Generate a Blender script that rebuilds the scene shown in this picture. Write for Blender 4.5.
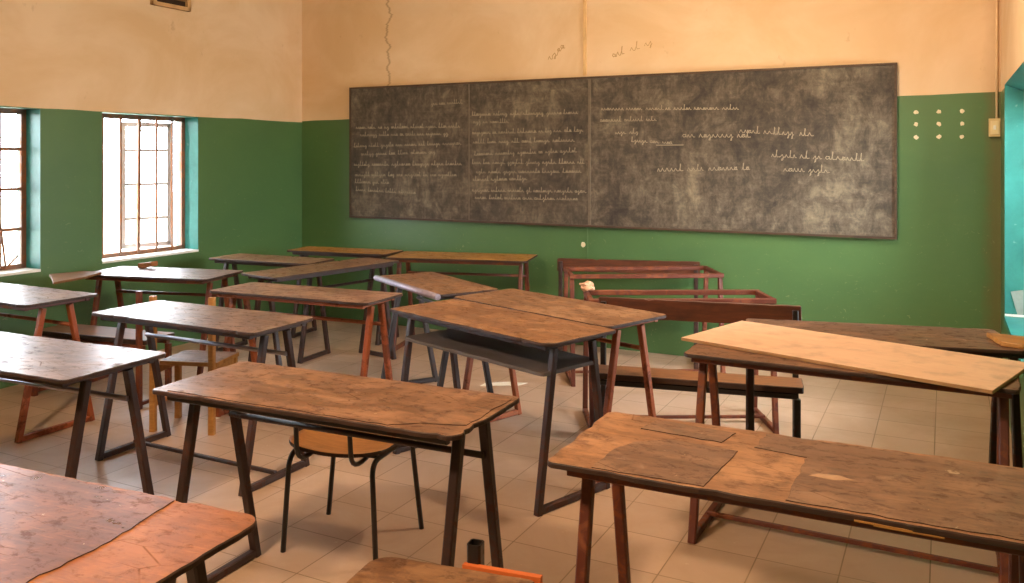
import bpy, bmesh, math, random
from mathutils import Vector, Matrix, noise
R = math.radians
for o in list(bpy.data.objects): bpy.data.objects.remove(o, do_unlink=True)
scene = bpy.context.scene
COL = scene.collection

# ------------------------------------------------------------------ camera, world, lights, exposure
YAW = R(-27)                       # the room's axes against the camera's
def rm(u, v, z=0.0):               # room coordinates -> world
    c, s = math.cos(YAW), math.sin(YAW)
    return Vector((c*u - s*v, s*u + c*v, z))
cam_d = bpy.data.cameras.new('camera'); cam = bpy.data.objects.new('camera', cam_d); COL.objects.link(cam)
cam.location = (0, 0, 1.55); cam.rotation_euler = (R(90), 0, 0)
cam_d.sensor_width = 36; cam_d.lens = 850/1024*36; cam_d.shift_y = -134.5/1024; cam_d.clip_start = 0.05
scene.camera = cam

w = bpy.data.worlds.new('world'); scene.world = w; w.use_nodes = True
wn = w.node_tree.nodes; wl = w.node_tree.links
bg = wn['Background']; bg.inputs['Color'].default_value = (0.84, 0.91, 1.0, 1); bg.inputs['Strength'].default_value = 30.0

def area(name, loc, target, size, power, color, size_y=None, spread=180):
    d = bpy.data.lights.new(name, 'AREA'); d.energy = power; d.color = color; d.size = size; d.spread = R(spread)
    if size_y: d.shape = 'RECTANGLE'; d.size_y = size_y
    o = bpy.data.objects.new(name, d); COL.objects.link(o); o.location = loc
    o.rotation_euler = (Vector(target) - Vector(loc)).to_track_quat('-Z', 'Y').to_euler(); return o
WARM = (1.0, 0.74, 0.49)
area('ceiling_lamp_light', rm(-2.0, 0.1, 3.15), rm(-1.9, 3.4, 0.6), 0.28, 150, WARM)
area('ceiling_lamp_light', rm(-0.9, 3.9, 3.2), rm(-1.3, 5.4, 0.6), 0.35, 72, WARM)
area('window_daylight', rm(.95, 5.35, 1.75), rm(-1.1, 4.4, 0.0), 1.1, 190, (0.80, 0.93, 1.0))
vs = scene.view_settings
vs.view_transform = 'Standard'; vs.look = 'None'; vs.exposure = -0.27; vs.gamma = 1.0; vs.use_curve_mapping = False

# ------------------------------------------------------------------ helpers
class MB:
    def __init__(s): s.bm = bmesh.new()
    def box(s, x0, x1, y0, y1, z0, z1, m=0, M=None):
        P = [Vector(p) for p in ((x0,y0,z0),(x1,y0,z0),(x1,y1,z0),(x0,y1,z0),(x0,y0,z1),(x1,y0,z1),(x1,y1,z1),(x0,y1,z1))]
        if M: P = [M @ p for p in P]
        V = [s.bm.verts.new(p) for p in P]
        for f in ((3,2,1,0),(4,5,6,7),(0,1,5,4),(1,2,6,5),(2,3,7,6),(3,0,4,7)):
            s.bm.faces.new([V[i] for i in f]).material_index = m
        return s
    def bar(s, p, q, w, h=None, up=(0,0,1), m=0, hollow=False):
        p, q = Vector(p), Vector(q); h = h or w
        d = (q-p).normalized(); up = Vector(up)
        x = d.cross(up)
        if x.length < 1e-4: x = d.cross(Vector((1,0,0)))
        x.normalize(); y = x.cross(d)
        c = min(w, h)*.14                                        # chamfered corners of a rolled square tube
        sec = [(w/2-c,h/2),(-w/2+c,h/2),(-w/2,h/2-c),(-w/2,-h/2+c),(-w/2+c,-h/2),(w/2-c,-h/2),(w/2,-h/2+c),(w/2,h/2-c)]
        A = [s.bm.verts.new(p + x*a + y*b) for a,b in sec]; B = [s.bm.verts.new(q + x*a + y*b) for a,b in sec]
        n = len(sec)
        for i in range(n): s.bm.faces.new((A[i],A[(i+1)%n],B[(i+1)%n],B[i])).material_index = m
        s.bm.faces.new(A[::-1]).material_index = m
        if hollow:                                               # open end: inner walls
            k = .78
            C = [s.bm.verts.new(q + (x*a + y*b)*k) for a,b in sec]; D = [s.bm.verts.new(q - d*.09 + (x*a + y*b)*k) for a,b in sec]
            for i in range(n):
                j = (i+1)%n
                s.bm.faces.new((B[i],B[j],C[j],C[i])).material_index = m
                s.bm.faces.new((C[i],C[j],D[j],D[i])).material_index = m
            s.bm.faces.new(D).material_index = m
        else: s.bm.faces.new(B).material_index = m
        return s
    def tube(s, pts, r, seg=10, m=0):
        pts = [Vector(p) for p in pts]; rings = []
        t0 = (pts[1]-pts[0]).normalized(); n = t0.orthogonal().normalized()
        for i, p in enumerate(pts):
            t = (pts[min(i+1,len(pts)-1)] - pts[max(i-1,0)]).normalized()
            n = (n - t*n.dot(t)).normalized(); b = t.cross(n)
            rings.append([s.bm.verts.new(p + (n*math.cos(a)+b*math.sin(a))*r) for a in [2*math.pi*k/seg for k in range(seg)]])
        for A, B in zip(rings, rings[1:]):
            for k in range(seg):
                f = s.bm.faces.new((A[k],A[(k+1)%seg],B[(k+1)%seg],B[k])); f.smooth = True; f.material_index = m
        s.bm.faces.new(rings[0][::-1]); s.bm.faces.new(rings[-1])
        return s
    def slab(s, outline, z0, z1, bev=.003, mside=1, zf=None):
        """flat board: outline (ccw), worn rounded upper rim; top = slot 0, sides and underside = slot mside"""
        n = len(outline)
        cx = sum(p[0] for p in outline)/n; cy = sum(p[1] for p in outline)/n
        def inset(k):
            o = []
            for i in range(n):
                a, b, c = Vector(outline[i-1]), Vector(outline[i]), Vector(outline[(i+1)%n])
                t = (c-a); t = t.normalized() if t.length > 1e-9 else Vector((1,0))
                o.append(b + Vector((-t.y, t.x))*k)
            return o
        f_ = zf or (lambda x, y: 0)
        L = []
        for k, z in ((bev*.6, z0), (0, z0+bev*.6), (0, z1-bev), (bev, z1)):
            L.append([s.bm.verts.new((p[0], p[1], z + f_(p[0], p[1]))) for p in inset(k)])
        for A, B in zip(L, L[1:]):
            for i in range(n): s.bm.faces.new((A[i],A[(i+1)%n],B[(i+1)%n],B[i])).material_index = mside
        s.bm.faces.new(L[0][::-1]).material_index = mside
        s.bm.faces.new(L[-1]).material_index = 0
        return s
    def build(s, name, mats, parent=None, loc=None, rz=None, **props):
        me = bpy.data.meshes.new(name); bmesh.ops.recalc_face_normals(s.bm, faces=s.bm.faces); s.bm.to_mesh(me); s.bm.free()
        for m in (mats if isinstance(mats, (list, tuple)) else [mats]): me.materials.append(m)
        o = bpy.data.objects.new(name, me); COL.objects.link(o)
        if parent: o.parent = parent
        if loc is not None: o.location = loc
        if rz is not None: o.rotation_euler = (0, 0, rz)
        for k, v in props.items(): o[k] = v
        return o
def tag(o, label, cat, group=None):
    o['label'] = label; o['category'] = cat
    if group: o['group'] = group
    return o
def empty(name, loc, rz, label, cat, group=None):
    o = bpy.data.objects.new(name, None); COL.objects.link(o); o.location = loc; o.rotation_euler = (0, 0, rz); o.empty_display_size = .1
    return tag(o, label, cat, group)
def rough_rect(x0, x1, y0, y1, seed, amp=.004, rad=.025, step=.025, chips=0, cut=None):
    """outline of a worn board: rounded corners, a wavering edge and a few broken chips"""
    rnd = random.Random(seed); pts = []
    rads = cut or (rad,)*4                    # corner order: x0y0, x1y0, x1y1, x0y1
    cs = [(x0,y0,R(180)),(x1,y0,R(270)),(x1,y1,0),(x0,y1,R(90))]
    for i, (cx, cy, a0) in enumerate(cs):
        r = rads[i]; ox = cx + (r if cx == x0 else -r); oy = cy + (r if cy == y0 else -r)
        for k in range(6): a = a0 + R(90)*k/5; pts.append((ox + r*math.cos(a), oy + r*math.sin(a)))
    out = []
    for i, p in enumerate(pts):
        q = pts[(i+1) % len(pts)]; d = math.hypot(q[0]-p[0], q[1]-p[1]); n = max(1, int(d/step))
        for k in range(n): out.append((p[0]+(q[0]-p[0])*k/n, p[1]+(q[1]-p[1])*k/n))
    chip = [(rnd.choice(out), rnd.uniform(.02, .06), rnd.uniform(.004, .011)) for _ in range(chips)]
    res = []
    for p in out:
        j = noise.noise(Vector((p[0]*14, p[1]*14, seed*3.7)))*amp + noise.noise(Vector((p[0]*45, p[1]*45, seed*1.3)))*amp*.6
        for c, wd, dp in chip:
            dd = math.hypot(p[0]-c[0], p[1]-c[1])
            if dd < wd: j -= dp*(1-dd/wd)
        cx, cy = (x0+x1)/2, (y0+y1)/2
        dx = 1 if p[0] > x1-.03 else (-1 if p[0] < x0+.03 else 0); dy = 1 if p[1] > y1-.03 else (-1 if p[1] < y0+.03 else 0)
        l = math.hypot(dx, dy) or 1
        res.append((p[0]+dx/l*j, p[1]+dy/l*j))
    return res

# ------------------------------------------------------------------ materials
def srgb(r, g, b):
    f = lambda c: (c/255/12.92 if c/255 <= .04045 else ((c/255+.055)/1.055)**2.4)
    return (f(r), f(g), f(b), 1)
class NT:
    def __init__(s, name):
        s.m = bpy.data.materials.new(name); s.m.use_nodes = True; s.t = s.m.node_tree; s.b = s.t.nodes['Principled BSDF']
    def n(s, typ, **kw):
        x = s.t.nodes.new(typ)
        for k, v in kw.items():
            if k in x.inputs: x.inputs[k].default_value = v
            else: setattr(x, k, v)
        return x
    def l(s, a, b): s.t.links.new(a, b)
    def coord(s, scale=(1,1,1), loc=(0,0,0), rot=(0,0,0), kind='Object'):
        tc = s.n('ShaderNodeTexCoord'); mp = s.n('ShaderNodeMapping'); s.l(tc.outputs[kind], mp.inputs['Vector'])
        mp.inputs['Scale'].default_value = scale; mp.inputs['Location'].default_value = loc; mp.inputs['Rotation'].default_value = rot
        return mp.outputs['Vector']
    def noise(s, vec, scale, detail=4, rough=.55, dist=0):
        x = s.n('ShaderNodeTexNoise'); s.l(vec, x.inputs['Vector'])
        x.inputs['Scale'].default_value = scale; x.inputs['Detail'].default_value = detail; x.inputs['Roughness'].default_value = rough; x.inputs['Distortion'].default_value = dist
        return x.outputs['Fac']
    def ramp(s, fac, stops, interp='LINEAR'):
        x = s.n('ShaderNodeValToRGB'); s.l(fac, x.inputs['Fac']); e = x.color_ramp.elements; x.color_ramp.interpolation = interp
        while len(e) < len(stops): e.new(.5)
        for el, (p, c) in zip(e, stops):
            el.position = p; el.color = c if isinstance(c, tuple) else (c, c, c, 1)
        return x.outputs['Color']
    def mix(s, fac, a, b, blend='MIX'):
        x = s.n('ShaderNodeMix', data_type='RGBA', blend_type=blend)
        for i, v in ((0, fac), (6, a), (7, b)):
            if hasattr(v, 'links') or isinstance(v, bpy.types.NodeSocket): s.l(v, x.inputs[i])
            else: x.inputs[i].default_value = v
        return x.outputs[2]
    def math(s, op, a, b=None, c=None, clamp=False):
        x = s.n('ShaderNodeMath', operation=op, use_clamp=clamp)
        for i, v in enumerate((a, b, c)):
            if v is None: continue
            if isinstance(v, bpy.types.NodeSocket): s.l(v, x.inputs[i])
            else: x.inputs[i].default_value = v
        return x.outputs[0]
    def sep(s, vec):
        x = s.n('ShaderNodeSeparateXYZ'); s.l(vec, x.inputs[0]); return x.outputs
    def bump(s, h, strength=.3, dist=.002):
        x = s.n('ShaderNodeBump'); s.l(h, x.inputs['Height']); x.inputs['Strength'].default_value = strength; x.inputs['Distance'].default_value = dist
        s.l(x.outputs['Normal'], s.b.inputs['Normal'])
    def out(s, color=None, rough=None, metal=None, spec=None):
        for k, v in (('Base Color', color), ('Roughness', rough), ('Metallic', metal), ('Specular IOR Level', spec)):
            if v is None: continue
            if isinstance(v, bpy.types.NodeSocket): s.l(v, s.b.inputs[k])
            else: s.b.inputs[k].default_value = v
        return s.m

def wood_top(name, seed, light, mid, dark, worn=.5, rough=(.32, .5), scratch=.5):
    """old varnished plywood: stretched grain, patches where the face veneer has worn through, scratches and stains"""
    t = NT(name); off = (seed*1.37, seed*2.11, seed*.7)
    g = t.noise(t.coord((1.3, 14, 14), off), 3.2, 6, .65, .4)
    p = t.noise(t.coord((1.4, 2.2, 1), off), 3.0, 5, .62, .8)
    q = t.noise(t.coord((1, 1, 1), (seed*.9, seed*3.3, 0)), 9, 5, .7, .3)
    f = t.noise(t.coord((3, 60, 60), off), 4, 3, .6)
    base = t.mix(t.ramp(g, [(.32, 0.0), (.68, 1.0)]), dark, mid)
    patch = t.ramp(t.math('ADD', t.math('MULTIPLY', p, .6), t.math('MULTIPLY', q, .4)), [(.54 - .12*worn, 0.0), (.60 - .12*worn, .45), (.80 - .1*worn, 1.0)])
    col = t.mix(patch, base, light)
    st = t.ramp(q, [(.28, 1.0), (.42, 0.0)])
    col = t.mix(t.math('MULTIPLY', st, .5), col, (dark[0]*.35, dark[1]*.33, dark[2]*.33, 1))
    col = t.mix(t.math('MULTIPLY', t.ramp(f, [(.60, 0.0), (.72, 1.0)]), .35), col, (light[0]*1.3, light[1]*1.3, light[2]*1.3, 1))
    # thin dark scratches and cracks along the grain
    v = t.n('ShaderNodeTexVoronoi', feature='DISTANCE_TO_EDGE'); t.l(t.coord((1.2, 5, 1), (seed*.3, seed, 0), (0, 0, .12)), v.inputs['Vector']); v.inputs['Scale'].default_value = 2.2
    ck = t.math('MULTIPLY', t.ramp(v.outputs['Distance'], [(.0, 1.0), (.012, 0.0)]), t.ramp(p, [(.50, 0.0), (.60, 1.0)]))
    col = t.mix(t.math('MULTIPLY', ck, scratch), col, (.015, .008, .005, 1))
    m1 = t.noise(t.coord((1, 1.6, 1), (seed, seed*.4, 0)), 17, 6, .75, .3)          # fine mottling: flaked varnish, dirt and pale flecks
    col = t.mix(t.math('MULTIPLY', t.ramp(m1, [(.36, 1.0), (.50, 0.0)]), .55), col, (dark[0]*.55, dark[1]*.5, dark[2]*.5, 1))
    col = t.mix(t.math('MULTIPLY', t.ramp(m1, [(.62, 0.0), (.70, 1.0)]), .30), col, (min(1, light[0]*1.35), min(1, light[1]*1.3), min(1, light[2]*1.25), 1))
    m2 = t.noise(t.coord((1, 1, 1), (seed*5, 1, 0)), 13, 3, .6, 2.0)
    col = t.mix(t.math('MULTIPLY', t.ramp(m2, [(.715, 0.0), (.73, 1.0)]), .6), col, srgb(214, 190, 160))
    ro = t.mix(ck, t.mix(t.ramp(m1, [(.38, 1.0), (.46, 0.0)]), t.ramp(q, [(.3, rough[0]), (.7, rough[1])]), (.62, .62, .62, 1)), (.9, .9, .9, 1))
    t.bump(t.math('ADD', t.math('MULTIPLY', patch, .6), t.math('MULTIPLY', g, .4)), .16, .001)
    return t.out(col, ro, spec=.6)
def simple_wood(name, a, b, rough=.5, scale=(2, 20, 20)):
    t = NT(name); g = t.noise(t.coord(scale), 3, 6, .65, .5); q = t.noise(t.coord(), 8, 4, .6)
    col = t.mix(t.ramp(g, [(.3, 0.0), (.7, 1.0)]), a, b); col = t.mix(t.math('MULTIPLY', t.ramp(q, [(.3, 1.0), (.5, 0.0)]), .5), col, (a[0]*.5, a[1]*.5, a[2]*.5, 1))
    t.bump(g, .25, .001); return t.out(col, rough)
def paint_metal(name, paint, rust, amount=.5, rough=.45):
    t = NT(name); q = t.noise(t.coord(), 16, 6, .7, .6); r = t.noise(t.coord((1, 1, .35)), 5, 3, .6)
    k = t.ramp(t.math('ADD', t.math('MULTIPLY', q, .6), t.math('MULTIPLY', r, .4)), [(.60 - .2*amount, 0.0), (.66 - .2*amount, 1.0)])
    t.bump(q, .2, .001); return t.out(t.mix(k, paint, rust), t.ramp(k, [(0, rough), (1, .8)]))

CREAM = srgb(228, 202, 168); GREEN = srgb(74, 108, 64); TEAL = srgb(34, 112, 104)
def wall_paint(name, z_line, slope=0.0, cracks=False, seed=0):
    t = NT(name); co = t.coord(); x, y, z = t.sep(co)[:3]
    wob = t.math('MULTIPLY', t.math('SUBTRACT', t.noise(co, 2.0, 3), .5), .02)
    line = t.math('ADD', t.math('MULTIPLY', x, slope), z_line)
    up = t.math('GREATER_THAN', t.math('ADD', z, wob), line)
    n1 = t.noise(t.coord((1, 1, 1.4), (seed, 0, 0)), 1.1, 5, .6, .5); n2 = t.noise(t.coord((1, 1, .6), (seed, 3, 1)), 6, 5, .7); n3 = t.noise(t.coord((1, 1, 1)), 26, 3, .6)
    cr = t.mix(t.ramp(n1, [(.38, 1.0), (.66, 0.0)]), CREAM, srgb(216, 184, 142))
    cr = t.mix(t.math('MULTIPLY', t.ramp(n2, [(.64, 0.0), (.74, 1.0)]), .4), cr, srgb(150, 108, 66))
    if cracks:      # a brown hairline crack wandering down the plaster and dirt in the corners
        wx = t.math('ADD', x, t.math('MULTIPLY', t.math('SUBTRACT', t.noise(t.coord((0, 0, 1)), 5, 4, .7), .5), .32))
        d = t.math('ABSOLUTE', t.math('ADD', wx, 4.6))
        c1 = t.math('MULTIPLY', t.ramp(d, [(0, 1.0), (.018, 0.0)]), .55)
        cr = t.mix(c1, cr, srgb(120, 78, 40))
    ge = t.mix(t.ramp(n1, [(.35, 0.0), (.7, 1.0)]), GREEN, (GREEN[0]*1.25, GREEN[1]*1.18, GREEN[2]*1.1, 1))
    cs = t.math('MULTIPLY', t.ramp(t.math('ADD', x, t.math('MULTIPLY', t.math('SUBTRACT', n2, .5), .12)), [(.22, 0.0), (.29, 1.0)]), .5)
    if cracks: ge = t.mix(cs, ge, srgb(112, 84, 46)); cr = t.mix(t.math('MULTIPLY', cs, .5), cr, srgb(150, 104, 60))
    low = t.math('SUBTRACT', 1.0, t.math('MULTIPLY', z, .75), clamp=True)
    sc = t.noise(t.coord((5, 5, 9), (seed, 2, 4), (0, .5, 0)), 5, 6, .72, 1.2)
    ge = t.mix(t.math('MULTIPLY', t.ramp(sc, [(.625, 0.0), (.69, .8)]), t.math('ADD', low, .2, clamp=True)), ge, srgb(150, 156, 112))
    ge = t.mix(t.math('MULTIPLY', t.ramp(n3, [(.70, 0.0), (.76, 1.0)]), .35), ge, srgb(150, 150, 100))
    t.bump(t.math('ADD', n3, n2), .12, .004)
    return t.out(t.mix(up, ge, cr), t.ramp(up, [(0, .42), (1, .8)]))
M_back = wall_paint('wall_back_paint', 1.978, .0134, True, 1); M_left = wall_paint('wall_left_paint', 1.892, 0, False, 5)
M_side = wall_paint('wall_side_paint', 1.98, 0, False, 9)
def teal():
    t = NT('teal_reveal_paint'); n = t.noise(t.coord(), 5, 5, .7, .5); n2 = t.noise(t.coord(), 18, 4, .7)
    col = t.mix(t.ramp(n, [(.35, 0.0), (.65, 1.0)]), TEAL, srgb(48, 130, 120)); col = t.mix(t.math('MULTIPLY', t.ramp(n2, [(.66, 0.0), (.72, 1.0)]), .6), col, srgb(130, 165, 150))
    return t.out(col, .45)
M_teal = teal()
def floor_mat():
    t = NT('floor_tiles'); b = t.n('ShaderNodeTexBrick', offset=0.0, squash=1.0); t.l(t.coord((1, 1, 1), (.05, -.055, 0)), b.inputs['Vector'])
    b.inputs['Scale'].default_value = 1.0; b.inputs['Brick Width'].default_value = .3; b.inputs['Row Height'].default_value = .3
    b.inputs['Mortar Size'].default_value = .0028; b.inputs['Mortar Smooth'].default_value = .3; b.inputs['Bias'].default_value = 0
    b.inputs['Color1'].default_value = srgb(196, 164, 140); b.inputs['Color2'].default_value = srgb(184, 153, 129); b.inputs['Mortar'].default_value = srgb(128, 102, 72)
    n = t.noise(t.coord((1, 1, 1)), 1.6, 6, .65, .6); n2 = t.noise(t.coord(), 14, 5, .7)
    col = t.mix(t.math('MULTIPLY', t.ramp(n, [(.40, 0.0), (.68, 1.0)]), .55), b.outputs['Color'], srgb(164, 132, 102))
    col = t.mix(t.math('MULTIPLY', t.ramp(n2, [(.66, 0.0), (.74, 1.0)]), .45), col, srgb(226, 208, 176))
    t.bump(t.math('SUBTRACT', 1.0, b.outputs['Fac']), .3, .002)
    return t.out(col, t.ramp(n, [(.3, .30), (.7, .5)]))
M_floor = floor_mat()
def plain(name, c, rough=.6, metal=0, var=.15, sc=8):
    t = NT(name); n = t.noise(t.coord(), sc, 4, .6)
    return t.out(t.mix(t.ramp(n, [(.3, 0.0), (.7, 1.0)]), tuple(x*(1-var) for x in c[:3])+(1,), tuple(min(1, x*(1+var)) for x in c[:3])+(1,)), rough, metal)
M_ceil = plain('ceiling_paint', srgb(226, 205, 172), .9)
M_white = plain('white_sill_paint', srgb(232, 232, 226), .5, 0, .06)
M_rust = paint_metal('rusty_window_steel', srgb(120, 84, 62), srgb(146, 92, 58), .6)
M_ghost = plain('pale_casement_paint', srgb(176, 166, 162), .5)
M_plaster = plain('bare_plaster', srgb(226, 212, 180), .9, 0, .08, 30)
M_ground = plain('pale_ground', srgb(214, 200, 178), .9, 0, .1, 1)
M_legs = paint_metal('dark_brown_steel', srgb(48, 28, 22), srgb(72, 40, 26), .4)
M_legs_red = paint_metal('rust_red_steel', srgb(92, 42, 25), srgb(122, 64, 34), .5)
M_legs_orange = paint_metal('orange_rust_steel', srgb(148, 74, 36), srgb(112, 56, 30), .4)
M_legs_black = paint_metal('black_steel', srgb(26, 22, 20), srgb(60, 36, 24), .15, .35)
M_legs_grey = paint_metal('grey_brown_steel', srgb(46, 36, 36), srgb(66, 46, 38), .3)
M_pipe = plain('worn_pipe_steel', srgb(150, 146, 154), .34, .7, .1, 20)
M_edge = simple_wood('dirty_plywood_edge', srgb(34, 20, 13), srgb(70, 42, 26), .65)
M_plank = simple_wood('dark_red_plank', srgb(60, 30, 16), srgb(96, 48, 24), .45)
M_seat = simple_wood('worn_bench_seat', srgb(112, 70, 40), srgb(150, 98, 60), .42)
M_ochre = simple_wood('ochre_wood', srgb(156, 104, 48), srgb(186, 132, 66), .5)
M_pale = simple_wood('pale_plywood', srgb(216, 174, 142), srgb(228, 190, 158), .45, (1.5, 9, 9))
M_shelf = plain('dark_grey_shelf', srgb(88, 78, 74), .4, 0, .2)
M_ply = simple_wood('orange_plywood', srgb(176, 116, 62), srgb(206, 142, 80), .4)
M_paper = plain('paper', srgb(232, 224, 208), .8, 0, .05)
M_straw = plain('straw', srgb(226, 190, 120), .7, 0, .1)
M_orange = plain('orange_painted_wood', srgb(214, 108, 52), .45, 0, .1)
M_switch = plain('yellowed_plastic', srgb(206, 182, 128), .5, 0, .08)

# ------------------------------------------------------------------ the room
ULEFT, URIGHT, VBACK, VFRONT, CEIL = -5.625, .33, 6.5, -1.6, 3.35
def struct(mb, name, mats, **kw): return mb.build(name, mats, None, (0,0,0), YAW, kind='structure', **kw)
struct(MB().box(ULEFT-.3, URIGHT+.3, VFRONT-.2, VBACK+.2, -.1, 0), 'floor', M_floor)
struct(MB().box(ULEFT-.3, URIGHT+.3, VFRONT-.2, VBACK+.2, CEIL, CEIL+.1), 'ceiling', M_ceil)
wb = struct(MB().box(ULEFT-.25, URIGHT+.25, VBACK, VBACK+.2, 0, CEIL), 'wall_back', M_back)
struct(MB().box(ULEFT-.25, URIGHT+.25, VFRONT-.2, VFRONT, 0, CEIL), 'wall_front', M_side)
def side_wall(name, u, depth, holes, mat, drop=0):
    """wall in the plane u with openings (v0,v1,z0,z1); reveals are painted teal; depth is signed, outwards; drop lowers the outer lintel"""
    b = bmesh.new(); vv = sorted({VFRONT, VBACK} | {h[0] for h in holes} | {h[1] for h in holes}); zz = sorted({0, CEIL} | {h[2] for h in holes} | {h[3] for h in holes})
    V = lambda *p: b.verts.new(p)
    for uu in (u, u+depth):
        for a, c in zip(vv, vv[1:]):
            for d, e in zip(zz, zz[1:]):
                if any(h[0]-1e-6 <= a and c <= h[1]+1e-6 and h[2]-1e-6 <= d and e <= h[3]+1e-6 for h in holes): continue
                b.faces.new((V(uu,a,d), V(uu,c,d), V(uu,c,e), V(uu,a,e))).material_index = 0
    for v0, v1, z0, z1 in holes:
        o = u+depth
        for q in (((u,v0,z0),(o,v0,z0),(o,v0,z1-drop),(u,v0,z1)), ((u,v1,z0),(o,v1,z0),(o,v1,z1-drop),(u,v1,z1)),
                  ((u,v0,z1),(u,v1,z1),(o,v1,z1-drop),(o,v0,z1-drop)), ((u,v0,z0),(u,v1,z0),(o,v1,z0),(o,v0,z0))):
            b.faces.new([V(*p) for p in q]).material_index = 1
    bmesh.ops.remove_doubles(b, verts=b.verts, dist=1e-5)
    mb = MB(); mb.bm.free(); mb.bm = b
    return struct(mb, name, [mat, M_teal])
ZS, ZT = .765, 1.885
WIN = [(2.87, 3.79), (4.277, 5.196), (1.46, 2.38)]  # last opening is out of view, added for its daylight on the near desks
side_wall('wall_left', ULEFT, -.26, [(a, c, ZS, ZT) for a, c in WIN], M_left)
RW = (4.65, 6.10, .56, 2.0)
wr = side_wall('wall_right', URIGHT, .28, [RW], M_side, .12)

def pane_mat():
    t = NT('window_glass'); nt = t.t; out = nt.nodes['Material Output']
    tr = t.n('ShaderNodeBsdfTransparent'); gl = t.n('ShaderNodeBsdfGlossy', Roughness=.03); fr = t.n('ShaderNodeFresnel', IOR=1.45); mx = t.n('ShaderNodeMixShader')
    tr.inputs['Color'].default_value = (.96, .97, .97, 1)
    t.l(fr.outputs[0], mx.inputs[0]); t.l(tr.outputs[0], mx.inputs[1]); t.l(gl.outputs[0], mx.inputs[2]); t.l(mx.outputs[0], out.inputs['Surface'])
    return t.m
M_glass = pane_mat()
def left_window(n, v0, v1, open_sash):
    r = bpy.data.objects.new('window_%d' % n, None); COL.objects.link(r); r['kind'] = 'structure'
    r.location = rm(ULEFT, v0, ZS); r.rotation_euler = (0, 0, YAW)
    W, H, U = v1-v0, ZT-ZS, -.155
    fr = MB()
    for a, c, d, e in ((0, .035, 0, H), (W-.035, W, 0, H), (0, W, 0, .035), (0, W, H-.035, H)): fr.box(U-.03, U, a, c, d, e)
    if not open_sash:
        for k in (1, 2, 3): fr.box(U-.022, U-.004, 0, W, H*k/4-.011, H*k/4+.011)
        for k in (1, 2, 3, 4): fr.box(U-.022, U-.004, W*k/5-.009, W*k/5+.009, 0, H)
        MB().box(U-.016, U-.012, .01, W-.01, .01, H-.01).build('pane', M_glass, r)
    fr.build('window_frame', M_rust, r)
    MB().box(-.26, .008, .002, W-.002, -.014, .004).build('sill', M_white, r)
    if open_sash:
        for k, v in enumerate((.120, .283, .445, .625, .783)):                       # upright security bars
            MB().bar((U, v, 0), (U, v + (.012 if k == 2 else 0), H), .026 if k == 2 else .017).build('security_bar', M_rust, r)
        # a pair of casement leaves swung outwards, muntins across
        for hinge, sgn, ang in ((W*.89, -1, R(16)), ):
            s = MB(); Ws = W*.46
            M = Matrix.Translation((U-.04, hinge, 0)) @ Matrix.Rotation(sgn*ang, 4, 'Z')
            for a, c, d, e in ((0, .036, .04, H-.05), (Ws-.036, Ws, .04, H-.05), (0, Ws, .04, .076), (0, Ws, H-.086, H-.05)): s.box(-.03, 0, -c, -a, d, e, 0, M)
            for k in (1, 2, 3): s.box(-.022, -.006, -Ws, 0, H*k/4-.011, H*k/4+.011, 0, M)
            sash = s.build('casement', M_ghost, r)
            MB().box(-.016, -.012, -Ws+.02, -.02, .06, H-.07, 0, M).build('pane', M_glass, sash)
    else:
        MB().bar((U+.02, W-.16, .02), (U+.05, W-.22, .36), .012).bar((U+.02, W-.16, .02), (U+.03, W-.08, .10), .012).build('stay_bar', M_rust, r)
    return r
left_window(1, *WIN[0], False); left_window(2, *WIN[1], True); left_window(3, *WIN[2], False)
def right_window():
    r = bpy.data.objects.new('window_4', None); COL.objects.link(r); r['kind'] = 'structure'; r.location = rm(URIGHT, RW[0], RW[2]); r.rotation_euler = (0, 0, YAW)
    W, H, U = RW[1]-RW[0], RW[3]-RW[2]-.12, .26
    fr = MB()
    for a, c, d, e in ((0, .04, 0, H), (W-.04, W, 0, H), (0, W, 0, .04), (0, W, H-.04, H)): fr.box(U-.03, U, a, c, d, e)
    for k in (1, 2, 3): fr.box(U-.024, U-.006, W*k/4-.01, W*k/4+.01, 0, H); fr.box(U-.024, U-.006, 0, W, H*k/4-.01, H*k/4+.01)
    fr.build('window_frame', M_rust, r)
    MB().box(U-.018, U-.013, .01, W-.01, .01, H-.01).build('pane', M_glass, r)
    MB().box(-.004, .24, .002, W-.002, -.03, .006).build('sill', M_teal, r)
    MB().box(.0, .24, W-.03, W-.001, .004, .016).build('sill_rail', M_white, r)
    return r
right_window()
MB().box(-1, 1, -1, 1, -.1, 0).build('ground', M_ground, None, (0, 0, -.45), YAW, kind='structure').scale = (40, 40, 1)
# plaster dabs in a three by three block right of the board, faint pencil scribbles, grey-green patch on the window jamb
def disc(mb, u, z, r, seed):
    rnd = random.Random(seed); n = 9
    A = [mb.bm.verts.new((u + r*rnd.uniform(.7, 1.2)*math.cos(2*math.pi*k/n), VBACK-.004, z + r*rnd.uniform(.7, 1.2)*math.sin(2*math.pi*k/n))) for k in range(n)]
    B = [mb.bm.verts.new((a.co.x + (u-a.co.x)*-.15, VBACK+.002, a.co.z + (z-a.co.z)*-.15)) for a in A]
    mb.bm.faces.new(A)
    for k in range(n): mb.bm.faces.new((A[k], A[(k+1)%n], B[(k+1)%n], B[k]))
for i, u in enumerate((-.179, -.037, .102)):
    for j, z in enumerate((1.86, 1.776, 1.687)):
        m = MB(); disc(m, u, z, .014, i*3+j); m.build('plaster_dab', M_plaster, wb)
m = MB(); disc(m, -2.655, .83, .02, 77); m.build('plaster_dab', M_plaster, wb)
m = MB(); v_ = RW[1]-.004
P = [m.bm.verts.new(p) for p in ((.362, v_, .715), (.40, v_, .57), (.43, v_, .57), (.43, v_, .73))]; Q = [m.bm.verts.new((p.co.x, v_+.006, p.co.z)) for p in P]
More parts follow.
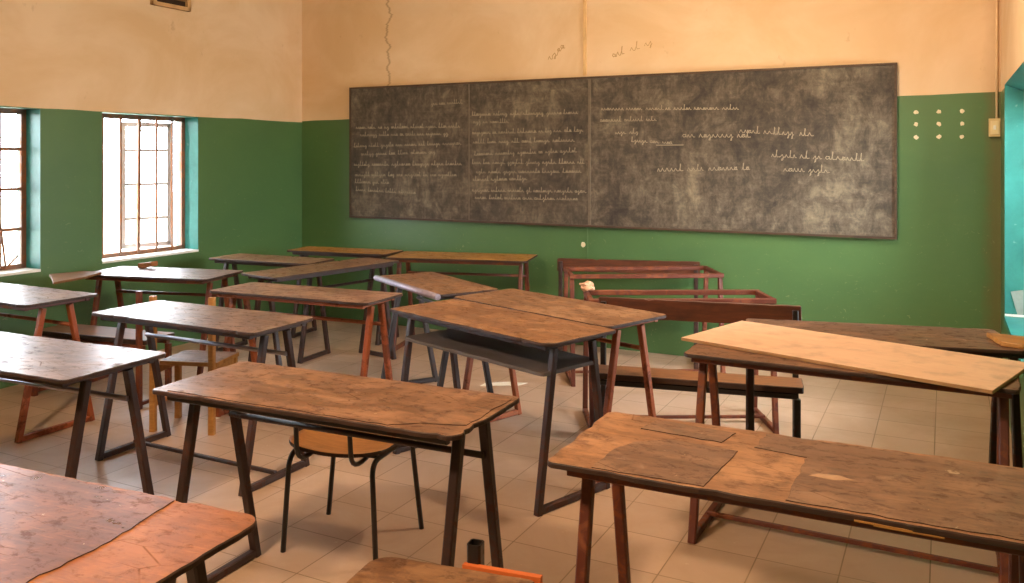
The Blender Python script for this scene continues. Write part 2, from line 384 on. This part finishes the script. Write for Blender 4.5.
m.bm.faces.new(P)
for k in range(4): m.bm.faces.new((P[k], P[(k+1)%4], Q[(k+1)%4], Q[k]))
m.build('jamb_patch', plain('jamb_patch_grey', srgb(130, 146, 138), .9, 0, .1, 30), wr)

def strokes(lines, plane_v, rnd, width=.006):
    """rows of hurried joined-up handwriting drawn as thin chalk ribbons on the board; lines = (u0,z0,u1,z1,height,density)"""
    mb = MB()
    def ribbon(pts, wd):
        for (a, b), (c, d) in zip(pts, pts[1:]):
            t = Vector((c-a, d-b)); l = t.length
            if l < 1e-5: continue
            n = Vector((-t.y, t.x))/l*wd/2; t = t/l*wd*.3
            V = [mb.bm.verts.new((x, plane_v, z)) for x, z in ((a-t.x-n.x, b-t.y-n.y), (c+t.x-n.x, d+t.y-n.y), (c+t.x+n.x, d+t.y+n.y), (a-t.x+n.x, b-t.y+n.y))]
            mb.bm.faces.new(V)
    for u0, z0, u1, z1, hgt, den in lines:
        x = u0
        while x < u1-hgt:
            nl = rnd.randint(2, 8); pts = []; k = 0
            while k < nl and x < u1:
                z = z0 + (z1-z0)*(x-u0)/(u1-u0); wl = hgt*rnd.uniform(.55, .9); kind = rnd.random()
                if kind < .52: P = [(0, 0), (.15, .55), (.3, .95), (.5, .3), (.7, 0), (1, .1)]
                elif kind < .70: P = [(0, 0), (.3, 1.2), (.42, 2.1), (.3, 2.2), (.25, .9), (.4, 0), (1, .1)]
                elif kind < .82: P = [(0, 0), (.5, .9), (.7, .1), (.6, -.9), (.35, -1.0), (.5, -.3), (1, .15)]
                else: P = [(.6, .85), (.2, .9), (.05, .4), (.3, 0), (.75, .3), (.7, .9), (.7, .1), (1, .1)]
                pts += [(x + a*wl, z + b*hgt*.55*rnd.uniform(.85, 1.1)) for a, b in P]; x += wl; k += 1
            if rnd.random() <= den: ribbon(pts, width*rnd.uniform(.7, 1.2))
            x += hgt*rnd.uniform(.5, 1.0)
    return mb
# ------------------------------------------------------------------ blackboard
BU0, BU1, BZ0, BZ1 = -5.005, -.298, .985, 2.20
def board_mat():
    t = NT('old_blackboard'); co = t.coord()
    a = t.noise(t.coord((1, 1, 1)), 1.7, 6, .68, .8); b = t.noise(t.coord((5, 1, 1.6), (3, 0, 1)), 3.2, 5, .7, .4); c = t.noise(t.coord((1, 1, 9), (0, 0, 5)), 2.4, 5, .7, .3); d = t.noise(co, 40, 4, .75)
    e = t.noise(t.coord((2.2, 1, 1.7), (8, 0, 2)), 3.6, 7, .76, 1.0)
    s = t.math('ADD', t.math('ADD', t.math('MULTIPLY', a, .34), t.math('MULTIPLY', b, .16)), t.math('ADD', t.math('ADD', t.math('MULTIPLY', c, .10), t.math('MULTIPLY', d, .10)), t.math('MULTIPLY', e, .30)))
    col = t.ramp(s, [(.42, srgb(50, 43, 36)), (.485, srgb(74, 65, 54)), (.545, srgb(104, 94, 78)), (.63, srgb(146, 133, 110))])
    return t.out(col, .75)
M_board = board_mat(); M_chalk = plain('chalk', srgb(154, 142, 119), .95, 0, .1, 60); M_faint = plain('faint_pencil', srgb(176, 140, 96), .95)
M_bframe = simple_wood('dark_board_frame', srgb(54, 38, 26), srgb(88, 66, 46), .6)
M_seam = plain('chalky_seam', srgb(106, 95, 80), .9, 0, .15, 30)
bb = empty('blackboard', rm((BU0+BU1)/2, VBACK, BZ0), YAW, 'long chalk-smeared blackboard of joined panels hung across the back wall', 'blackboard')
hw, hh = (BU1-BU0)/2, BZ1-BZ0
def bx(u): return u-(BU0+BU1)/2
for a, c, nm in ((BU0, -3.71, 'panel'), (-3.71, -2.582, 'panel'), (-2.582, BU1, 'panel')):
    MB().box(bx(a)+.001, bx(c)-.001, -.045, -.004, 0, hh).build(nm, M_board, bb)
fr = MB()
for x0, x1, z0, z1 in ((-hw-.001, hw+.001, -.006, .012), (-hw-.001, hw+.001, hh-.012, hh+.004), (-hw-.001, -hw+.014, 0, hh), (hw-.014, hw+.001, 0, hh)): fr.box(x0, x1, -.056, -.002, z0, z1)
fr.build('board_frame', M_bframe, bb)
MB().box(bx(-2.592), bx(-2.568), -.050, -.044, .01, hh-.01).build('joint_strip', M_seam, bb)
MB().box(bx(-3.716), bx(-3.706), -.048, -.044, .01, hh-.01).build('joint_strip', M_seam, bb)
TL = [(-4.102,2.026,-3.791,2.034),(-4.935,1.827,-3.781,1.823),(-4.888,1.757,-3.924,1.759),(-4.958,1.654,-3.791,1.673),(-4.877,1.578,-4.081,1.595),(-4.958,1.48,-3.801,1.492),(-4.947,1.383,-3.801,1.394),(-4.947,1.318,-4.57,1.316),(-4.935,1.245,-4.273,1.228),
 (-3.68,1.923,-2.67,1.916),(-3.669,1.856,-3.335,1.854),(-3.68,1.762,-2.644,1.771),(-3.669,1.681,-2.706,1.69),(-3.659,1.576,-2.697,1.603),(-3.68,1.502,-2.635,1.509),(-3.639,1.421,-2.617,1.435),(-3.669,1.354,-3.117,1.37),(-3.68,1.261,-2.62,1.272),(-3.649,1.198,-2.635,1.209),
 (-2.478,1.941,-1.388,1.919),(-2.487,1.848,-2.034,1.847),(-2.358,1.746,-2.165,1.751),(-2.223,1.683,-1.849,1.66)]
BIG = [(-1.81,1.715,-1.307,1.709),(-2.009,1.45,-1.307,1.468),(-1.373,1.745,-.852,1.712),(-1.14,1.563,-.432,1.529),(-1.054,1.458,-.743,1.449)]
loc = lambda L, h, d: [(bx(a), b-BZ0-.012, bx(c), e-BZ0-.012, h, d) for a, b, c, e in L]
strokes(loc(TL, .032, 1) + loc(BIG, .044, 1), -.0462, random.Random(4), .0048).build('chalk_writing', M_chalk, bb, kind='stuff')
MB().box(bx(-2.02), bx(-1.80), -.0462, -.0456, .655, .661).build('chalk_underline', M_chalk, bb)
strokes([(-2.97, 2.37, -2.85, 2.46, .05, 1), (-2.40, 2.36, -2.07, 2.45, .05, 1)], VBACK-.001, random.Random(9), .005).build('pencil_scribble', M_faint, wb)
# vertical seam in the plaster above and below the board; cable conduit and switch box by the corner
struct(MB().box(-2.652, -2.624, VBACK-.012, VBACK+.01, 2.22, CEIL), 'trim_1', plain('seam_plaster', srgb(214, 178, 126), .85))
struct(MB().box(-2.632, -2.612, VBACK-.006, VBACK+.01, 0, .97), 'trim_2', M_back)
cd = MB().tube([rm(.306, VBACK-.012, 1.80), rm(.306, VBACK-.012, CEIL)], .008)
tag(cd.build('conduit', plain('cream_conduit', srgb(222, 192, 150), .6)), 'thin cream cable conduit running up the right corner above the switch box', 'conduit')
sb = empty('switch_box', rm(.292, VBACK, 1.745), YAW, 'small yellowed switch box at the right corner of the back wall', 'switch')
MB().box(-.033, .033, -.04, -.001, -.06, .06).build('housing', M_switch, sb)
cp = MB().box(-.024, .024, -.047, -.039, -.045, .045).build('cover_plate', plain('pale_cover', srgb(222, 204, 158), .45), sb)
MB().box(-.007, .007, -.055, -.046, -.014, .014).build('rocker', M_white, cp)
vb = empty('air_vent', rm(ULEFT, 4.90, 2.76), YAW, 'concrete air vent high on the left wall at the top edge', 'air vent')
f = MB()
for a, c, d, e in ((-.19, .19, 0, .03), (-.19, .19, .27, .30), (-.19, -.155, 0, .3), (.155, .19, 0, .3)): f.box(.0, .035, a, c, d, e)
f.build('vent_frame', plain('vent_concrete', srgb(196, 158, 110), .9), vb)
MB().box(.001, .006, -.156, .156, .03, .27).build('shade_plate', plain('vent_shadow', srgb(52, 34, 20), .95), vb)  # flat dark plate: the shade of the vent opening is in its colour
for k in range(3): MB().box(.004, .03, -.156, .156, .075+.07*k, .098+.07*k).build('slat', plain('vent_slat', srgb(150, 112, 70), .9), vb)

# ------------------------------------------------------------------ desks
GD = 'worn wooden school desks on splayed steel legs'
def lerp(a, b, t): return a+(b-a)*t
def desk(label, c, ang, L, W, top, legs=None, h=.75, seed=1, inset=.07, d=.14, F=None, pipe=True, rod=False, notop=False, chips=5, rad=.03, cut=None, edge=None, th=.015, amp=.004, rail=None, lean=0):
    legs = legs or M_legs; F = F or W/2; rail = rail or legs; edge = edge or M_edge
    L += .03; W += .012
    r = empty('school_desk', (c[0], c[1], 0), R(ang), label, 'desk', GD)
    zt = h-th
    if not notop:
        MB().slab(rough_rect(-L/2, L/2, -W/2, W/2, seed, amp, rad, .02, chips, cut), zt, h, .003, 1).build('tabletop', [top, edge], r)
    T = F-d; zl = zt-.028; X = L/2-inset; s = .032
    f = MB(); ry = W/2-.042
    for y in (-ry, ry): f.bar((-X-.02, y, zt-.0125), (X+.02, y, zt-.0125), .024)
    for x in (-X, X): f.bar((x, -ry, zt-.0125), (x, ry, zt-.0125), .0235)
    f.build('top_frame', rail, r)
    for x in (-X, X):
        for sy in (-1, 1):
            MB().bar((x, sy*F, .0), (x, sy*T, zl), s, s, (1, 0, 0)).build('leg', legs, r)
        MB().bar((x, -F+s*.5, .0165), (x, F-s*.5, .0165), .03).build('floor_bar', legs, r)
    if pipe:
        zp = .59; yp = lerp(F, T, zp/zl)
        MB().tube([(-X, yp-.022, zp), (X, yp-.022, zp)], .011).build('stretcher', M_pipe if pipe == 2 else legs, r)
    if rod: MB().bar((-X, 0, .034), (X, 0, .034), .018).build('floor_rod', legs, r)
    return r
def top_of(d): return next(o for o in d.children if o.name.startswith('tabletop'))
def veneer(parent, pts, mat, h=.75, t=.0022):
    return MB().slab(pts, h+.0002, h+t, .0006, 1).build('veneer', [mat, M_edge], top_of(parent))
def ragged(pts, seed, amp=.008, step=.018):
    out = []
    for i, p in enumerate(pts):
        q = pts[(i+1) % len(pts)]; dd = math.hypot(q[0]-p[0], q[1]-p[1]); n = max(1, int(dd/step))
        nx, ny = -(q[1]-p[1])/dd, (q[0]-p[0])/dd
        for k in range(n):
            x, y = lerp(p[0], q[0], k/n), lerp(p[1], q[1], k/n)
            j = (noise.noise(Vector((x*22, y*22, seed*2.3)))*1.3 + noise.noise(Vector((x*70, y*70, seed)))*.5)*amp*(0 if k == 0 else 1)
            out.append((x+nx*j, y+ny*j))
    return out
BR = lambda k=1.0: (srgb(176*k, 112*k, 66*k), srgb(136*k, 80*k, 46*k), srgb(96*k, 54*k, 32*k))
W = {}
for nm, sd, lt, md, dk, wn_, ro in (
    ('a', 1, (160,106,78), (128,82,62), (94,58,46), .45, (.26,.42)), ('a_strip', 2, (182,120,70), (164,102,58), (132,80,46), .5, (.34,.45)),
    ('b', 3, (164,130,112), (128,96,82), (92,66,56), .4, (.33,.42)), ('c', 4, (168,132,110), (132,98,82), (96,68,56), .5, (.33,.42)),
    ('center', 5, (178,132,100), (140,100,74), (100,68,50), .45, (.28,.42)), ('right', 6, (204,150,108), (170,120,84), (130,88,60), .5, (.30,.46)),
    ('right_veneer', 7, (172,130,102), (142,104,82), (108,76,60), .35, (.28,.44)), ('f', 8, (168,132,110), (132,98,80), (94,66,54), .45, (.33,.42)),
    ('g', 9, (184,144,116), (148,110,86), (108,76,60), .45, (.30,.40)), ('far', 10, (168,126,90), (134,96,66), (96,64,44), .4, (.26,.40)),
    ('gold', 11, (206,152,72), (180,128,56), (140,94,42), .3, (.32,.46)), ('h', 12, (180,134,94), (144,102,68), (102,68,44), .45, (.30,.46)),
    ('k', 13, (180,130,88), (146,100,64), (108,70,44), .45, (.30,.46)), ('d3', 14, (162,116,84), (128,90,64), (94,62,44), .35, (.34,.46)), ('d4', 15, (150,112,84), (118,84,62), (84,58,44), .35, (.34,.48))):
    W[nm] = wood_top('desk_wood_'+nm, sd, srgb(*lt), srgb(*md), srgb(*dk), wn_, ro)

# near left corner
dA = desk('large worn desk in the near left corner, pale bare strip across its right end', (-1.176, 1.909), -22.9, 1.15, .44, W['a_strip'], seed=1, rad=.02, cut=(.02, .02, .05, .02))
veneer(dA, ragged([(-.57, -.215), (.365, -.215), (.37, .0), (.335, .212), (-.57, .215)], 3, .007), W['a'])
desk('glossy desk cut by the left edge, shiny pipe stretcher below, third from the window', (-2.04, 3.50), -24, 1.15, .47, W['b'], M_legs_red if False else M_legs, seed=2, pipe=2, chips=7, rad=.03)
desk('desk at the left edge nearest the first window, on bright orange splayed legs', (-3.038, 5.05), -27.7, 1.15, .44, W['c'], M_legs_orange, seed=3, chips=9, amp=.008, rail=M_legs_red)
dC = desk('brown peeling desk in the centre foreground with the black steel chair tucked under it', (-.607, 2.881), -24.8, 1.17, .446, W['center'], M_legs, seed=4, chips=6, rad=.03, cut=(.02, .05, .03, .03), rail=M_legs_black)
veneer(dC, ragged([(-.53, -.216), (.36, -.218), (.44, -.16), (.575, -.12), (.58, .19), (.50, .216), (-.50, .216), (-.57, .12), (-.52, -.06)], 5, .006), W['center'])
dR = desk('long patched desk in the right foreground with dark veneer panels and an orange left end', (.722, 2.20), -26, 1.14, .49, W['right'], M_legs_red, seed=5, chips=6, rad=.02, cut=(.02, .03, .03, .03), pipe=False)
veneer(dR, ragged([(-.46, -.238), (-.17, -.238), (-.145, .05), (-.34, .06), (-.42, .0), (-.455, -.10)], 6, .004), W['right_veneer'])
veneer(dR, ragged([(.02, -.236), (.56, -.236), (.565, .232), (-.10, .232), (-.11, .10), (.03, .08)], 7, .006), W['right_veneer'])
veneer(dR, ragged([(-.44, .12), (-.20, .10), (-.18, .20), (-.42, .22)], 8, .004), W['right_veneer'])
MB().slab(ragged([(.05, -.055), (.11, -.06), (.155, -.04), (.12, -.022), (.07, -.03)], 3, .004), .7522, .7527, .0002, 0).build('chalk_smear', plain('chalk_smear_white', srgb(192, 154, 124), .8, 0, .1, 60), top_of(dR))
sp = MB()
for x0, x1, z, y in ((.17, .29, .7385, -.2535), (.21, .35, .7350, -.2525)): sp.bar((x0, y, z), (x1, y+.003, z-.002), .006, .0035)
sp.build('splinters', M_ochre, top_of(dR))
desk('desk right below the second window, with a wood scrap on its left end', (-2.43, 5.90), -14, .98, .45, W['b'], M_legs_red, seed=6, chips=4)
desk('pale glossy desk standing directly in front of the ochre wooden chair, second in its row', (-1.574, 4.308), -27.4, 1.10, .428, W['f'], M_legs, seed=7, pipe=2, rod=True, chips=6, rad=.035)
desk('desk with orange right legs standing left of the desk with the grey rolled edge', (-1.228, 5.045), -23.8, 1.10, .38, W['g'], M_legs_orange, seed=8, chips=4)
desk('narrow desk turned lengthwise toward the blackboard, between the window desk and the golden desk', (-1.368, 6.21), 52.4, 1.15, .37, W['far'], M_legs, seed=9, chips=3)
desk('dark desk against the left wall just right of the second window', (-1.90, 6.71), -23, .93, .36, W['far'], M_legs, seed=10, chips=2, pipe=False)
desk('dull golden desk in the back left corner of the room under the blackboard', (-1.435, 7.30), -20, .93, .34, W['gold'], M_legs, seed=11, chips=2, pipe=False)
desk('golden brown desk against the back wall below the middle of the blackboard', (-.399, 6.88), -12.8, 1.12, .47, W['gold'], M_legs_red, seed=12, chips=2)
dH = desk('brown desk with a grey rolled metal edge along its left side', (-.491, 5.432), -58.6, .90, .404, W['h'], M_legs_grey, seed=13, chips=3, pipe=2)
MB().tube([(-.465, -.212, .738), (.465, -.212, .738)], .019, 14).build('rolled_edge', plain('grey_rolled_edge', srgb(150, 138, 150), .5, .35, .2, 40), top_of(dH))
desk('brown desk on rust red legs just behind the desk with the grey shelf', (.226, 4.590), -47.1, 1.15, .46, W['h'], M_legs_orange, seed=14, chips=4, rad=.04)
dK = desk('brown desk with a dark grey shelf hung beneath its top', (-.082, 4.213), -46.9, 1.16, .45, W['k'], M_legs, seed=15, chips=4, rad=.035, cut=(.03, .06, .03, .03), pipe=False, d=.10)
MB().slab(rough_rect(-.49, .535, -.205, .17, 21, .002, .02), .596, .613, .002, 0).build('shelf', M_shelf, dK)
dB = desk('brown desk on the right carrying the loose pale board', (1.315, 3.366), -28, 1.16, .40, W['d3'], M_legs_red, seed=16, inset=.05, rod=True, F=.235, d=.175, chips=3, pipe=False)
desk('dark brown desk at the right behind the loose pale board, nearest the right wall', (1.642, 3.863), -14.3, 1.08, .45, W['d4'], M_legs, seed=17, inset=.015, F=.20, d=.10, chips=3, pipe=False)
def bare_desk(label, c, ang, L, W_, legs):
    r = empty('desk_frame', (c[0], c[1], 0), R(ang), label, 'desk', 'desk frames without tops'); X = L/2-.015; ry = W_/2-.015; s = .03; T = ry-.03; F = ry+.05
    f = MB()
    for y in (-ry, ry): f.bar((-X-.015, y, .735), (X+.015, y, .735), .03)
    for x in (-X, X): f.bar((x, -ry, .735), (x, ry, .735), .0295)
    f.build('top_frame', legs, r)
    for x in (-X, X):
        for sy in (-1, 1): MB().bar((x, sy*F, 0), (x, sy*T, .72), s, s, (1,0,0)).build('leg', legs, r)
        MB().bar((x, -F+.015, .0165), (x, F-.015, .0165), .029).build('floor_bar', legs, r)
    MB().bar((-X, 0, .034), (X, 0, .034), .018).build('floor_rod', legs, r)
    return r
bare_desk('topless rust red desk frame standing against the back wall under the blackboard', (.915, 6.02), 2.9, 1.06, .43, M_legs_red)
bare_desk('topless rust red desk frame directly behind the bench with the dark backrest', (.961, 4.96), .7, 1.06, .34, M_legs_red)

# ------------------------------------------------------------------ benches
def bench(label, c, ang, L, seat_m, back=True, posts=(1, 1), depth=.26, sz=.44, legs=None, back_front=False, ph=.78, bh=.11):
    """origin under the backrest line; the seat lies toward -y (or +y when back_front)"""
    legs = legs or M_legs_black; r = empty('bench', (c[0], c[1], 0), R(ang), label, 'bench', 'benches with plank seats'); sg = 1 if back_front else -1
    y0, y1 = sorted((sg*.03, sg*(.03+depth)))
    MB().slab(rough_rect(-L/2, L/2, y0, y1, int(L*1000)+int(c[0]*50), .003, .012, .03, 2), sz-.03, sz, .003, 1).build('seat', [seat_m, M_edge], r)
    X = L/2-.03
    MB().bar((-X, sg*(depth), sz-.05), (X, sg*(depth), sz-.05), .03).bar((-X, sg*.05, sz-.05), (X, sg*.05, sz-.05), .03).build('seat_frame', legs, r)
    for i, x in enumerate((-X, X)):
        MB().bar((x, sg*depth, 0), (x, sg*depth, sz-.066), .034).build('leg', legs, r)
        MB().bar((x, sg*.012, 0), (x, sg*.012, (ph-.02) if posts[i] else sz-.066), .034, .03).build('post', legs, r)
        MB().bar((x, sg*.03, .03), (x, sg*(depth-.02), .03), .022).build('floor_bar', legs, r)
    if back: MB().slab(rough_rect(-L/2, L/2, -bh/2, bh/2, 5, .002, .008, .03, 1), -.011, .011, .002, 0).build('backrest', M_plank, r).matrix_local = Matrix.Translation((0, -sg*.016, ph-bh/2)) @ Matrix.Rotation(R(90), 4, 'X')
    return r
bench('dark bench with a long plank backrest in front of the nearer topless frame', (.995, 4.58), -16, 1.07, M_seat, sz=.405, depth=.20, ph=.77)
bench('bench with a dark plank backrest pushed against the back wall behind the topless frame', (.893, 6.585), -12, 1.1, M_plank, ph=.75, bh=.10, legs=M_legs)
bench('low plank bench in front of the window desk with one bare reddish post', (-2.70, 5.36), -20, .92, M_seat, back=False, posts=(0, 1), back_front=True, depth=.26, sz=.42, legs=M_legs_red, ph=.745)

# ------------------------------------------------------------------ chairs
def steel_chair():
    r = empty('chair', (-.646, 3.447, 0), R(-19), 'black steel tube chair with a curved plywood seat under the centre foreground desk', 'chair')
    def arc(a, b, c, n=6):   # quadratic bend through control b
        a, b, c = Vector(a), Vector(b), Vector(c)
        return [(a*(1-t)**2 + b*2*t*(1-t) + c*t*t) for t in [k/n for k in range(n+1)]]
    for sx in (-1, 1):
        fx, tx = sx*.215, sx*.180
        # one bent tube: near foot - under the seat - far foot
        side = [(fx*.95, -.185, .0)] + arc((tx+sx*.004, -.175, .34), (tx, -.165, .388), (tx-.0, -.12, .388)) + arc((tx, .12, .388), (tx, .165, .388), (tx+sx*.004, .172, .34)) + [(fx*1.03, .182, 0)]
        MB().tube(side, .0105, 10).build('leg_frame', M_legs_black, r)
        up = arc((sx*.118, -.10, .378), (sx*.118, -.215, .36), (sx*.118, -.222, .43)) + [(sx*.116, -.232, .56), (sx*.114, -.245, .70)]
        MB().tube(up, .0095, 10).build('back_upright', M_legs_black, r)
    MB().tube([(-.165, -.10, .388), (.165, -.10, .388)], .009).tube([(-.165, .11, .388), (.165, .11, .388)], .009).build('cross_tube', M_legs_black, r)
    m = MB(); o = rough_rect(-.19, .19, -.185, .19, 3, .0, .09, .02)
    # moulded seat: dished across, lip turned down at its far edge
    b = bmesh.new(); n = 18
    def zf(x, y): return .400 + .028*(x/.21)**2 - .03*max(0, (y-.08)/.11)**2 + .012*max(0, (-y-.1)/.09)**2
    grid = {}
    def rx(y):   # half width at y, rounded corners
        t = max(0, abs(y)-.10)/.09; return .218*(1-.35*t**2.4)
    for lay, dz in ((0, 0), (1, -.014)):
        for i in range(n+1):
            for j in range(n+1):
                y = lerp(-.185, .19, j/n); x = lerp(-rx(y), rx(y), i/n); grid[lay, i, j] = b.verts.new((x, y, zf(x, y)+dz))
    for i in range(n):
        for j in range(n):
            f = b.faces.new((grid[0,i,j], grid[0,i+1,j], grid[0,i+1,j+1], grid[0,i,j+1])); f.smooth = True
            f = b.faces.new((grid[1,i,j+1], grid[1,i+1,j+1], grid[1,i+1,j], grid[1,i,j])); f.smooth = True
    for k in range(n):
        for e in (((k,0),(k+1,0)), ((k,n),(k+1,n)), ((0,k),(0,k+1)), ((n,k),(n,k+1))):
            (a, c), (d, e2) = e; b.faces.new((grid[0,a,c], grid[0,d,e2], grid[1,d,e2], grid[1,a,c])).material_index = 1
    m.bm.free(); m.bm = b; m.build('seat', [M_ply, M_edge], r)
    # low curved backrest slat between the uprights
    b = bmesh.new(); G = []
    for i in range(13):
        x = lerp(-.17, .17, i/12); y = -.232 - .03*(1-(x/.17)**2)
        G.append([b.verts.new((x, y-.012-.01*k, .61+.085*z)) for k, z in ((0,0),(0,1),(1,1),(1,0))])
    for A, B in zip(G, G[1:]):
        for k in range(4): b.faces.new((A[k], A[(k+1)%4], B[(k+1)%4], B[k]))
    b.faces.new(G[0]); b.faces.new(G[-1]); m = MB(); m.bm.free(); m.bm = b; m.build('backrest', M_ply, r)
steel_chair()
def ochre_chair():
    r = empty('chair', (-1.852, 4.775, 0), R(-9), 'small ochre wooden chair with square posts behind the glossy desk', 'chair')
    hw = .178
    for sx in (-1, 1):
        MB().bar((sx*hw, 0, 0), (sx*hw, 0, .765), .034).build('back_post', M_ochre, r)
        MB().bar((sx*hw, .26, 0), (sx*hw, .26, .372), .034).build('leg', M_ochre, r)
        MB().bar((sx*hw, .0175, .345), (sx*hw, .2425, .345), .02, .05).build('side_rail', M_ochre, r)
        MB().bar((sx*hw, .0175, .15), (sx*hw, .2425, .15), .018, .026).build('side_stretcher', M_ochre, r)
    MB().bar((-hw+.018, .26, .345), (hw-.018, .26, .345), .02, .05).build('front_rail', M_ochre, r)
    MB().slab(rough_rect(-.155, .195, .019, .295, 6, .002, .012, .03, 2), .372, .396, .003, 1).build('seat', [W['f'], M_ochre], r)
    MB().box(-hw+.018, hw-.018, -.009, .009, .62, .72).build('back_slat', M_ochre, r)
ochre_chair()
def stool():
    r = empty('stool', (-.185, 2.10, 0), R(-19), 'wooden seat at the bottom edge with an orange strip and an open black tube post', 'stool')
    MB().slab(rough_rect(-.265, .20, -.20, .185, 8, .003, .03, .02, 2, (.03, .03, .02, .07)), .425, .45, .004, 1).build('seat', [W['far'], M_edge], r)
    MB().box(-.01, .21, .187, .205, .428, .456).build('orange_strip', M_orange, r)
    MB().bar((.015, .222, 0), (.015, .222, .505), .04, None, (1, 0, 0), 0, True).build('tube_post', M_legs_black, r)
    MB().bar((-.22, .14, .41), (.17, .14, .41), .028).bar((-.22, -.17, .41), (.17, -.17, .41), .028).bar((.015, -.16, .4105), (.015, .205, .4105), .027).build('seat_frame', M_legs_black, r)
    for x, y in ((-.22, -.17), (.17, -.17), (-.22, .14), (.17, .14)): MB().bar((x, y, 0), (x, y, .397), .032).build('leg', M_legs_black, r)
stool()

# ------------------------------------------------------------------ loose things
pb = MB().slab(rough_rect(-.60, .62, -.266, .266, 31, .0012, .004, .04, 0), 0, .013, .0015, 1)
tag(pb.build('board', [M_pale, simple_wood('pale_board_edge', srgb(150, 110, 70), srgb(176, 132, 84), .6)], None, (1.353, 3.478, .7515), R(-43.8)), 'loose pale plywood board lying askew across the two desks on the right', 'board')
sc = MB().slab(ragged([(-.27, -.16), (-.04, -.54), (.03, -.31), (.03, -.06), (-.12, .0)], 4, .004), 0, .014, .002, 0)
tag(sc.build('wood_scrap', simple_wood('brown_scrap', srgb(104, 66, 32), srgb(130, 86, 44), .5), None, (-2.83, 5.86, .7515), R(0)), 'torn ochre wood scrap hanging over the left end of the window desk', 'wood scrap')
oc = MB().slab(ragged([(-.12, .02), (.02, -.11), (.10, -.09), (.12, .06), (.0, .08)], 9, .003), 0, .02, .003, 0)
tag(oc.build('wood_scrap', M_ochre, None, (2.15, 3.66, .7515), R(-60)), 'small ochre wood scrap on the dark desk at the right edge', 'wood scrap')
wd = MB().slab(ragged([(-.07, -.02), (.05, -.03), (.08, .0), (.02, .03), (-.06, .02)], 12, .003), 0, .035, .006, 0, lambda x, y: .18*(x+.08) if x > -.03 else .009)
tag(wd.build('wood_scrap', simple_wood('rough_scrap', srgb(132, 84, 44), srgb(160, 108, 60), .6), None, (-2.62, 6.12, .742), R(-14)), 'rough broken wood piece on the back edge of the window desk', 'wood scrap')
def crumple(name, loc, r, seed, mat, label, cat, flat=1.0):
    b = bmesh.new(); bmesh.ops.create_icosphere(b, subdivisions=3, radius=r)
    for v in b.verts:
        n = noise.noise(v.co/r*1.6 + Vector((seed, 0, 0)))*.45 + noise.noise(v.co/r*4 + Vector((0, seed, 0)))*.2
        v.co *= 1+n; v.co.z *= flat
    lo = min(v.co.z for v in b.verts)
    for v in b.verts: v.co.z -= lo
    m = MB(); m.bm.free(); m.bm = b
    return tag(m.build(name, mat, None, loc), label, cat)
crumple('crumpled_rag', (.445, 5.045, .751), .045, 3, plain('pink_rag', srgb(206, 160, 128), .9), 'crumpled pinkish rag on the left corner of the nearer topless frame', 'rag', .6)
def scrap(pts, loc, rz, label, mat=M_paper):
    return tag(MB().slab(ragged(pts, int(loc[0]*100), .003, .012), 0.0005, .003, .0008, 0).build('paper_scrap', mat, None, loc, rz), label, 'paper scrap')
scrap([(-.16, -.03), (.10, -.05), (.17, .01), (.05, .05), (-.12, .03)], (-.06, 5.80, 0), .1, 'long torn white paper on the floor behind the desk with the shelf')
scrap([(-.02, -.012), (.03, -.01), (.025, .014), (-.015, .012)], (-1.06, 4.27, 0), .3, 'tiny white paper scrap on the floor behind the centre desk')
scrap([(-.03, -.015), (.03, -.01), (.02, .02), (-.02, .015)], (-1.76, 5.03, 0), .8, 'small white paper bit on the floor near the ochre chair')
def straw(pts, label):
    tag(MB().tube(pts, .002, 6).build('straw', M_straw, None), label, 'straw')
straw([(1.55, 2.72, .012), (1.50, 2.78, .004), (1.46, 2.85, .003), (1.45, 2.90, .003)], 'curved pale straw on the floor under the right foreground desk')
straw([(.06, 2.98, .003), (.065, 3.05, .006), (.075, 3.12, .02)], 'thin pale straw on the floor right of the centre desk legs')
